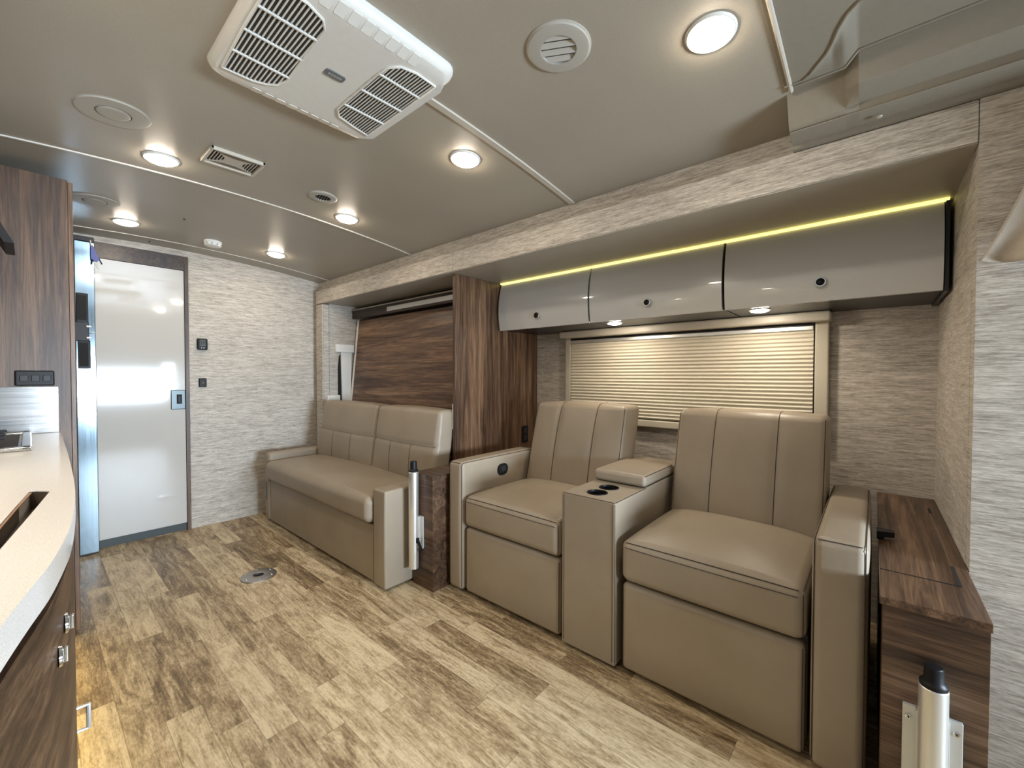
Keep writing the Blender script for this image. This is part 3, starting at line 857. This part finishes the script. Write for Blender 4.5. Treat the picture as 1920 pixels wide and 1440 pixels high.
def circ(c, r, n=32): return [(c[0]+r*math.cos(2*PI*i/n), c[1]+r*math.sin(2*PI*i/n)) for i in range(n)]
m = plate_with_holes([(1.456, cy0+.004), (2.20, cy0+.004), (2.20, cy1-.004), (1.456, cy1-.004)], [circ(c, r+.001) for c, r in holes], .634, .6465, LEA)
m.box((1.452, cy0, .015), (1.466, cy1, .6445), LEA, .004); m.box((1.462, cy0, .015), (2.20, cy0+.012, .6445), LEA, .004); m.box((1.462, cy1-.012, .015), (2.20, cy1, .6445), LEA, .004)
m.box((1.455, cy0+.003, .638), (1.47, cy1-.003, .6463), LEA, .003)
m.box((1.46, cy0+.01, .015), (2.19, cy1-.01, .03), LEA)
m.build('body', t)
m = MB()
k = .010*.3-.0012
for yy in (cy0+k, cy1-k):
    m.tube([(1.452+k, yy, lerp(.03, .64, i/6)) for i in range(7)], .0013, 'stitching', 5)
    m.tube([(lerp(1.456, 1.74, i/6), yy, .646-k) for i in range(7)], .0013, 'stitching', 5)
    m.tube([(1.452-.0005, yy+(.009 if yy < .8 else -.009), lerp(.03, .636, i/6)) for i in range(7)], .0011, 'stitching', 5)
m.tube([(1.452+k, lerp(cy0+.005, cy1-.005, i/4), .646-k) for i in range(5)], .0013, 'stitching', 5)
m.build('seam', t)
for (c, r) in holes:
    m = MB(); m.lathe([(r+.004, .6455), (r+.003, .6485), (r, .6485), (r-.001, .646), (r-.003, .57), (.0005, .568)], (c[0], c[1], 0), 'black_plastic', 36)
    m.build('cup_holder', t)
lo, hi = (1.715, cy0-.004, .650), (2.06, cy1+.004, .700); pf = puffer(lo, hi, .006, .003, 0, 0, 3)
m = MB(); m.box(lo, hi, LEA, .016, 4, (6, 6, 2), xf=pf)
for yy in (lo[1]+.004, hi[1]-.004): m.tube([(lerp(lo[0]+.01, hi[0]-.02, i/8), yy, hi[2]-.0035) for i in range(9)], .0013, 'stitching', 5, xf=pf)
m.build('lid', t)
m = MB(); m.box((2.06, cy0, .648), (2.20, cy1, .690), LEA, .012); m.build('rear_pad', t)

# ------------------------------------------------------------------ sofa
t = thing('sofa', 'taupe leather two-seat sofa in the rear bay with low slim arms', 'sofa', (1.5, 2.75, 0))
m = MB(); m.box((1.205, 2.02, .015), (1.75, 3.50, .325), LEA, .008)
m.build('base', t)
m = seat_cushion((1.165, 2.024, .333), (1.66, 3.496, .478), .03, .012, seam=False, r=.04); m.build('seat_cushion', t)
m = arm(1.197, 1.72, 1.905, 2.018, .012, .527, r=.010, roundback=.02, puff=.001, seam=False)
m.tube([(1.1965, 2.0165, lerp(.02, .52, i/6)) for i in range(7)], .0012, 'stitching', 5); m.build('armrest', t)
m = arm(1.197, 1.72, 3.502, 3.585, .012, .532, r=.022, roundback=.02, puff=.001, seam=False); m.build('armrest', t)
for (a, b, vs_) in ((1.965, 2.640, (2.19, 2.41)), (2.655, 3.475, (2.93, 3.2))):
    mm, xf = back_cushion(a, b, .47, .918, 1.545, 1.612, .13, (), hseam=.70, corner=.026)
    mm.tube([(1.545-.001, lerp(a+.01, b-.01, i/20), .70) for i in range(21)], .0013, 'stitching', 5, xf=xf)
    for s in vs_: mm.tube([(1.545-.001, s, lerp(.49, .70, i/8)) for i in range(9)], .0012, 'stitching', 5, xf=xf)
    mm.build('back_cushion', t)
m = MB(); m.box((1.192, 3.53, .17), (1.197, 3.555, .31), 'dark_metal', .002); cp = m.build('control_plate', t); cp['label'] = 'blue grey control plate'

# ------------------------------------------------------------------ walnut pedestal between sofa and recliner
t = thing('side_cabinet', 'narrow walnut side cabinet between the sofa arm and recliner arm', 'cabinet', (1.5, 1.80, 0))
m = MB(); m.box((1.362, 1.722, 0), (1.70, 1.893, .584), 'walnut_cabinet_y', .001); m.build('body', t)
m = MB(); m.box((1.357, 1.716, .585), (1.70, 1.894, .606), 'walnut_cabinet_y', .002); m.build('top', t)
m = MB(); m.box((1.3605, 1.725, .10), (1.3625, 1.890, .104), 'black_gap'); m.build('kick_joint', t)

# table legs hung on cabinets
def table_leg(x, y, zlo, zhi, r, cap_h, lab, bz0, bz1, lever, screws):
    t = thing('removable_table_post', lab, 'table post', (x, y, zlo), 'aluminium table legs stored on the walnut cabinets')
    m = MB(); m.lathe([(.0005, zlo), (r*.9, zlo), (r, zlo+.003), (r, zhi-.002), (r*.93, zhi)], (x, y, 0), 'anodised_aluminium', 36); m.build('tube', t)
    m = MB(); m.lathe([(r*.95, zhi), (r*.97, zhi+.008), (r*.70, zhi+.016), (r*.66, zhi+cap_h), (r*.60, zhi+cap_h+.003), (.0005, zhi+cap_h+.004)], (x, y, 0), 'black_plastic', 28); m.build('cap', t)
    xb = x+r+.004
    m = MB()
    for s in (-1, 1):
        ya, yb = sorted((y+s*(r*.75), y+s*(r+.024)))
        m.box((xb-.010, ya, bz0), (xb, yb, bz1), 'bracket_aluminium', .0015)
        y2 = y+s*(r*.95); ya, yb = sorted((y2, y2+s*.004)); m.box((xb-.022, ya, bz0), (xb, yb, bz1), 'bracket_aluminium', .001)
    br = m.build('bracket', t)
    if screws:
        for s in (-1, 1):
            for z in (bz1-.025, bz0+.03):
                m = MB(); yy = y+s*(r+.014)
                m.lathe([(.0065, -.0005), (.006, -.003), (.003, -.004), (.0005, -.004)], (xb-.010, yy, z), 'chrome', 16, 'x')
                m.box((xb-.0145, yy-.0035, z-.0008), (xb-.0138, yy+.0035, z+.0008), 'black_gap'); m.box((xb-.0145, yy-.0008, z-.0035), (xb-.0138, yy+.0008, z+.0035), 'black_gap')
                m.build('screw', br)
    if lever:
        m = MB(); m.prism([(y-r-.004, .262), (y-r+.008, .268), (y-r-.030, .205), (y-r-.034, .218)], 'x', xb-.03, xb-.018, 'black_plastic')
        m.box((xb-.035, y-r-.004, .245), (xb-.015, y-r+.012, .272), 'black_plastic', .003); m.build('lever', t)
    return t
table_leg(1.330, 1.842, .105, .621, .026, .052, 'white aluminium table leg clipped to the narrow cabinet beside the sofa', .215, .385, True, False)
table_leg(1.300, -.108, .02, .445, .0245, .042, 'silver table leg with black cap on the right cabinet front in the foreground', .06, .372, False, True)

# ------------------------------------------------------------------ right walnut cabinet
t = thing('end_cabinet', 'dark walnut cabinet with lift-up lid at the right end of the recliners', 'cabinet', (1.9, -.11, 0))
m = MB(); m.box((1.345, -.197, 0), (1.70, -.0225, .583), 'walnut_cabinet_y', .001); m.box((1.70, -.197, 0), (XB-.004, -.0225, .583), 'walnut_cabinet_y'); m.build('body', t)
m = MB(); m.box((1.328, -.198, .585), (XB-.004, -.016, .605), 'walnut_x', .002); m.build('top', t)
m = MB(); m.box((1.513, -.168, .6052), (1.5155, -.018, .6064), 'black_gap'); m.box((1.515, -.1685, .6050), (2.32, -.1655, .6062), 'seam_and_shadow'); m.box((1.515, -.1722, .605), (1.66, -.165, .6066), 'black_gap')
m.box((2.25, -.172, .605), (2.33, -.165, .6066), 'black_gap'); m.build('lid_hinge', t)
m = MB(); m.prism([(1.78, -.012), (1.83, -.012), (1.825, -.055), (1.795, -.055)], 'z', .615, .632, 'black_plastic'); m.box((1.79, -.030, .6052), (1.82, -.012, .616), 'black_plastic')
tag(m.build('strap_hook'), 'small black hook on the right cabinet top behind the armrest', 'hook')

# ------------------------------------------------------------------ curtain at the right edge
m = MB()
def cur_f(u, v):
    # v 0 bottom .. 1 top, u 0 leading edge .. 1 away
    lead = lerp(-.200, -.345, v**.8); y = lead-u*(.55-.12*v)
    z = 1.432-.010*u+v*.40 - .012*math.sin(u*9)*(1-v)
    fold = math.sin(u*26+v*3.2)*.020*(.45+.55*(1-v)) + math.sin(u*12-v*3+.7)*.018
    return (1.622+fold*(.35+.65*min(1, u*6)), y, z)
m.grid(cur_f, 90, 24, 'curtain_cloth')
tag(m.build('curtain', solid=.004, sharp=80), 'gathered beige curtain edge hanging at the far right of the wall', 'curtain')

# ------------------------------------------------------------------ floor socket
t = thing('table_socket', 'round metal table base socket set in the floor in front of the sofa', 'floor socket', (.834, 2.612, 0))
c = (.834, 2.612, 0)
m = MB(); m.lathe([(.026, -.0), (.026, .006), (.030, .0085), (.052, .0075), (.078, .006), (.088, .0035), (.090, .0002)], c, 'steel_dark', 48)
m.build('flange', t)
m = MB(); m.lathe([(.0005, .0007), (.027, .0007)], c, 'black_gap', 32); m.build('socket_hole', t)
for k in range(6):
    a = k*PI/3+.3; m = MB(); m.lathe([(.0065, .0035), (.006, .0085), (.003, .0095), (.0005, .0095)], (c[0]+.070*math.cos(a), c[1]+.070*math.sin(a), 0), 'chrome', 14); m.build('screw', t)

# ------------------------------------------------------------------ kitchen side
CZ = .89
edge = [(.085, 2.600), (.080, 2.20), (.076, 1.90), (.070, 1.60), (.0665, 1.45), (.063, 1.33), (.0585, 1.22), (.050, 1.08), (.040, .96), (.028, .87), (.013, .78), (-.004, .705), (-.022, .62), (-.045, .50), (-.075, .36), (-.11, .22), (-.15, .05)]
def cat(pts, n=4):
    out = []
    for i in range(len(pts)-1):
        p0 = pts[max(i-1, 0)]; p1 = pts[i]; p2 = pts[i+1]; p3 = pts[min(i+2, len(pts)-1)]
        for k in range(n):
            s = k/n
            out.append(tuple(.5*((2*p1[j])+(-p0[j]+p2[j])*s+(2*p0[j]-5*p1[j]+4*p2[j]-p3[j])*s*s+(-p0[j]+3*p1[j]-3*p2[j]+p3[j])*s**3) for j in range(2)))
    out.append(pts[-1]); return out
E_ = cat(edge)
# worktop with a real cut-out for the slot, made by stitching an outer and an inner loop
def slab_with_hole(outer, hole, z0, z1, mat, name, parent=None):
    bm = bmesh.new(); ed = []
    for loop in (outer, hole):
        vs = [bm.verts.new((x, y, z1)) for x, y in loop]
        for i in range(len(vs)): ed.append(bm.edges.new((vs[i], vs[(i+1) % len(vs)])))
    r = bmesh.ops.triangle_fill(bm, use_beauty=True, use_dissolve=False, edges=ed)
    fs = [f for f in r['geom'] if isinstance(f, bmesh.types.BMFace)]
    ex = bmesh.ops.extrude_face_region(bm, geom=fs)
    for v in [g for g in ex['geom'] if isinstance(g, bmesh.types.BMVert)]: v.co.z = z0
    bmesh.ops.recalc_face_normals(bm, faces=bm.faces)
    m = MB(); bm.verts.ensure_lookup_table()
    m.add([v.co.copy() for v in bm.verts], [[v.index for v in f.verts] for f in bm.faces], mat); bm.verts.index_update()
    bm.free()
    return m
slot = [(.0255, 1.285), (.020, 1.296), (.008, 1.312), (-.002, 1.318), (-.018, 1.19), (-.034, 1.055), (-.062, .83), (-.10, .55), (-.055, .55), (-.030, .90), (-.002, 1.09)]
outer = E_+[(-.46, .05), (-.46, 2.600)]
def build_slab():
    bm = bmesh.new(); ed = []
    for loop in (outer, slot):
        vs = [bm.verts.new((x, y, CZ)) for x, y in loop]
        for i in range(len(vs)): ed.append(bm.edges.new((vs[i], vs[(i+1) % len(vs)])))
    bmesh.ops.triangle_fill(bm, use_beauty=True, use_dissolve=False, edges=ed)
    bm.verts.index_update(); bm.verts.ensure_lookup_table()
    V = [v.co.copy() for v in bm.verts]; Fs = [[v.index for v in f.verts] for f in bm.faces]
    bm.free()
    th = .042; n = len(V); m = MB()
    fs = Fs+[[i+n for i in reversed(f)] for f in Fs]
    no = len(outer)
    for a, b in ((0, no), (no, n)):
        for i in range(a, b):
            j = i+1 if i+1 < b else a; fs.append([i, j, j+n, i+n])
    m.add(V+[v-Vector((0, 0, th)) for v in V], fs, 'solid_surface')
    return m
t = thing('worktop', 'white speckled kitchen worktop with curved front edge in the left foreground', 'worktop', (-.2, 1.3, .848))
build_slab().build('slab', t, sharp=40)
m = MB()
cxs = sum(p[0] for p in slot)/len(slot)
m.prism(slot, 'z', CZ-.0425, CZ-.038, 'slot_brown')
ns_ = len(slot); cxm = sum(p[0] for p in slot)/ns_; cym = sum(p[1] for p in slot)/ns_
inn = [(lerp(x, cxm, .012), lerp(y, cym, .004)) for x, y in slot]
m.add([(x, y, CZ-.0015) for x, y in inn]+[(x, y, CZ-.0415) for x, y in inn], [[i, (i+1) % ns_, ns_+(i+1) % ns_, ns_+i] for i in range(ns_)], 'slot_brown')
m.tube([(-.001, 1.312, CZ-.004), (-.017, 1.19, CZ-.004), (-.033, 1.055, CZ-.004), (-.061, .83, CZ-.004), (-.099, .55, CZ-.004)], .0022, 'copper_edge', 6)
m.build('slot_tray', t)
# back-splash at the worktop end
m = MB(); m.box((-.46, 2.592, .8905), (.081, 2.599, 1.082), 'steel_brushed_x', .001); tag(m.build('backsplash'), 'brushed stainless splash panel standing at the far end of the worktop', 'splashback')
# hob
t = thing('cooktop', 'stainless gas cooktop corner with black grate on the worktop', 'cooktop', (-.22, 2.25, .89))
m = MB(); m.box((-.44, 2.02, .8902), (.004, 2.56, .8955), 'steel_brushed_x', .002); m.build('base', t)
m = MB()
for (a, b) in (((-.44, 2.02), (.004, 2.045)), ((-.44, 2.535), (.004, 2.56)), ((-.02, 2.02), (.004, 2.56))):
    m.box((a[0], a[1], .895), (b[0], b[1], .904), 'chrome', .004)
m.build('rim', t)
m = MB(); m.box((-.43, 2.05, .8957), (-.026, 2.53, .897), 'ac_dark'); m.build('well', t)
m = MB()
for yy in (2.15, 2.29, 2.43): m.box((-.40, yy-.006, .918), (-.055, yy+.006, .928), 'black_plastic', .003)
for xx in (-.38, -.10): m.box((xx-.006, 2.12, .918), (xx+.006, 2.46, .928), 'black_plastic', .003)
for xx in (-.38, -.10):
    for yy in (2.15, 2.43): m.box((xx-.006, yy-.006, .896), (xx+.006, yy+.006, .92), 'black_plastic')
m.build('grate', t)
# base cabinet with curved front
t = thing('base_cabinet', 'dark walnut kitchen base cabinet with curved front under the white worktop', 'cabinet', (-.2, 1.3, 0))
E2 = [(x-.016, y) for x, y in E_ if y < 2.58]
m = MB(); vs = []; fs = []
n = len(E2)
m.prism([(-.455, 2.58)]+E2+[(-.455, .05)], 'z', .10, .846, 'walnut_cabinet_y'); m.build('body', t)
m = MB(); m.prism([(-.455, 2.58)]+[(x-.06, y) for x, y in E2]+[(-.455, .05)], 'z', 0, .10, 'cabinet_edge_black'); m.build('plinth', t)
def front_x(y):
    for i in range(len(E2)-1):
        if E2[i+1][1] <= y <= E2[i][1]:
            s = (y-E2[i][1])/(E2[i+1][1]-E2[i][1]); return E2[i][0]+s*(E2[i+1][0]-E2[i][0])
    return E2[-1][0]
# drawer fronts follow the curve
def front(y0, y1, z0, z1, name):
    ys = [lerp(y0, y1, i/10) for i in range(11)]
    P = [(front_x(y), y) for y in ys]; Q = [(x+.012, y) for x, y in reversed(P)]
    m = MB(); m.prism(P+Q, 'z', z0, z1, 'walnut_cabinet_y'); return m.build(name, t)
d1 = front(1.22, 1.78, .12, .83, 'door'); d2 = front(.62, 1.20, .12, .83, 'door'); d3 = front(1.80, 2.56, .12, .45, 'drawer'); d4 = front(1.80, 2.56, .47, .83, 'drawer')
def latch_knob(y, z, par, label=None):
    x = front_x(y)+.012
    m = MB(); m.lathe([(.0145, 0), (.014, .003), (.010, .0045), (.0005, .005)], (x, y, z), 'chrome', 24, 'x')
    m.box((x+.003, y-.003, z-.011), (x+.010, y+.003, z+.011), 'chrome', .002)
    o = m.build('latch', par)
latch_knob(.915, .757, d2); latch_knob(.858, .736, d2)
m = MB(); x = front_x(1.36)+.010
m.tube([(x-.004, 1.36, .372), (x+.022, 1.36, .372), (x+.022, 1.36, .318), (x-.004, 1.36, .318)], .0045, 'bracket_aluminium', 8); m.build('handle', d1)
m = MB(); m.prism([(x-.055, y) for x, y in E2 if y > .2]+[(x-.046, y) for x, y in reversed(E2) if y > .2], 'z', .085, .098, 'toe_led')
tag(m.build('toe_light'), 'warm yellow light strip under the kitchen base cabinet at floor level', 'light strip')
# tall walnut cabinet behind the worktop
t = thing('tall_cabinet', 'tall dark walnut cabinet reaching the ceiling at the end of the worktop', 'cabinet', (-.15, 2.75, 0))
m = MB(); m.box((-.465, 2.60, 0), (.118, 2.90, 1.955), 'walnut_z_panel', .001); m.build('body', t)
m = MB(); m.box((.1185, 2.602, .02), (.134, 2.885, 1.95), 'walnut_z', .002); m.build('door', t)
m = MB(); m.box((.1345, 2.862, .0), (.144, 2.90, 1.955), 'cabinet_edge_black', .001); m.build('edge_strip', t)
t = thing('switch_panel', 'black three-switch panel on the tall cabinet above the splashback', 'switch', (.017, 2.598, 1.11))
m = MB(); m.box((-.037, 2.588, 1.086), (.071, 2.599, 1.148), 'black_plastic', .010, 3); m.build('plate', t)
for k in range(3):
    m = MB(); m.box((-.024+k*.031, 2.584, 1.104), (-.001+k*.031, 2.5885, 1.130), 'dark_grey_plastic', .004); m.build('rocker', t)
# unseen wall cabinet, added to carry puck lamps that brighten the worktop
t = thing('added_wall_cabinet', 'unseen grey gloss wall cabinet added above the white worktop on the kitchen side', 'cabinet', (-.3, 1.1, 1.47))
m = MB(); m.box((-.465, .10, 1.47), (-.155, 2.10, 1.96), 'cabinet_edge_black', .002); m.build('body', t)
for k in range(3):
    m = MB(); m.box((-.154, .103+k*.666, 1.465), (-.136, .763+k*.666, 1.96), 'gloss_grey_door', .003); m.build('door', t)
for y, w in ((.75, 'near the slot'), (1.55, 'near the cooktop')):  # both lamps out of view, put in to light the worktop
    t = thing('added_puck_lamp', 'unseen round puck lamp added under the kitchen wall cabinet '+w, 'lamp', (-.29, y, 1.47), 'added puck lamps under the kitchen wall cabinet')
    m = MB(); m.lathe([(.047, 0), (.046, -.004), (.039, -.005)], (-.29, y, 1.47), 'chrome', 24); m.build('bezel', t)
    m = MB(); m.lathe([(.040, -.003), (.034, -.009), (.02, -.0125), (.0005, -.0135)], (-.29, y, 1.47), 'puck_lens', 24); m.build('lens', t)
# range hood edge
t = thing('range_hood', 'black slanted visor of a range hood at the left picture edge', 'range hood', (-.2, 2.3, 1.57))
m = MB(); m.prism([(-.026, 1.574), (-.048, 1.574), (-.16, 1.80), (-.45, 1.80), (-.45, 1.83), (-.14, 1.83)], 'y', 2.20, 2.42, 'black_plastic'); m.build('visor', t)
# refrigerator
t = thing('refrigerator', 'tall stainless refrigerator edge between the walnut cabinet and bathroom door', 'refrigerator', (0, 3.6, 0))
m = MB(); m.box((-.46, 3.72, .0), (.275, YB-.014, 1.985), 'cabinet_edge_black', .001); m.build('body', t)
m = MB(); m.box((.175, 3.700, .012), (.190, 3.72, 1.985), 'cabinet_edge_black', .001); m.build('frame_strip', t)
m = MB(); m.box((.191, 3.698, .012), (.279, 3.7195, 1.39), 'steel_brushed_z', .003); m.build('lower_door', t)
m = MB(); m.box((.191, 3.698, 1.395), (.279, 3.7195, 1.955), 'steel_brushed_z', .003); m.build('freezer_door', t)
m = MB(); m.box((.195, 3.690, 1.45), (.248, 3.6975, 1.635), 'black_plastic', .004); m.box((.20, 3.688, 1.47), (.24, 3.6902, 1.62), 'black_gap', .003)
m.box((.172, 3.684, 1.34), (.250, 3.6975, 1.455), 'dark_grey_plastic', .004); m.box((.200, 3.690, 1.17), (.255, 3.6975, 1.345), 'black_plastic', .004); m.box((.205, 3.688, 1.185), (.245, 3.6902, 1.33), 'black_gap', .003)
for z in (1.36, 1.43): m.lathe([(.006, 0), (.006, .018), (.004, .022), (.0005, .022)], (.238, 3.68, z), 'white_plastic', 12, 'x')
m.build('latch_handle', t)
m = MB(); m.box((.168, 3.69, 1.957), (.279, 3.7195, 1.985), 'dark_grey_plastic', .003); m.build('top_cap', t)
t = thing('key_tag', 'blue tag with black clips hanging at the top of the refrigerator', 'tag', (.28, 3.68, 1.83))
m = MB(); m.prism([(.262, 1.93), (.272, 1.935), (.300, 1.85), (.288, 1.835), (.262, 1.85)], 'y', 3.675, 3.683, 'blue_tag'); m.build('flap', t)
m = MB(); m.tube([(.296, 3.679, 1.862), (.312, 3.679, 1.825)], .0035, 'black_plastic'); m.build('clip', t); m = MB(); m.tube([(.268, 3.679, 1.855), (.266, 3.679, 1.82)], .0035, 'black_plastic'); m.build('clip', t)
m = MB(); m.tube([(.262, 3.69, 1.965), (.266, 3.679, 1.93)], .003, 'trim_white'); m.build('cord', t)
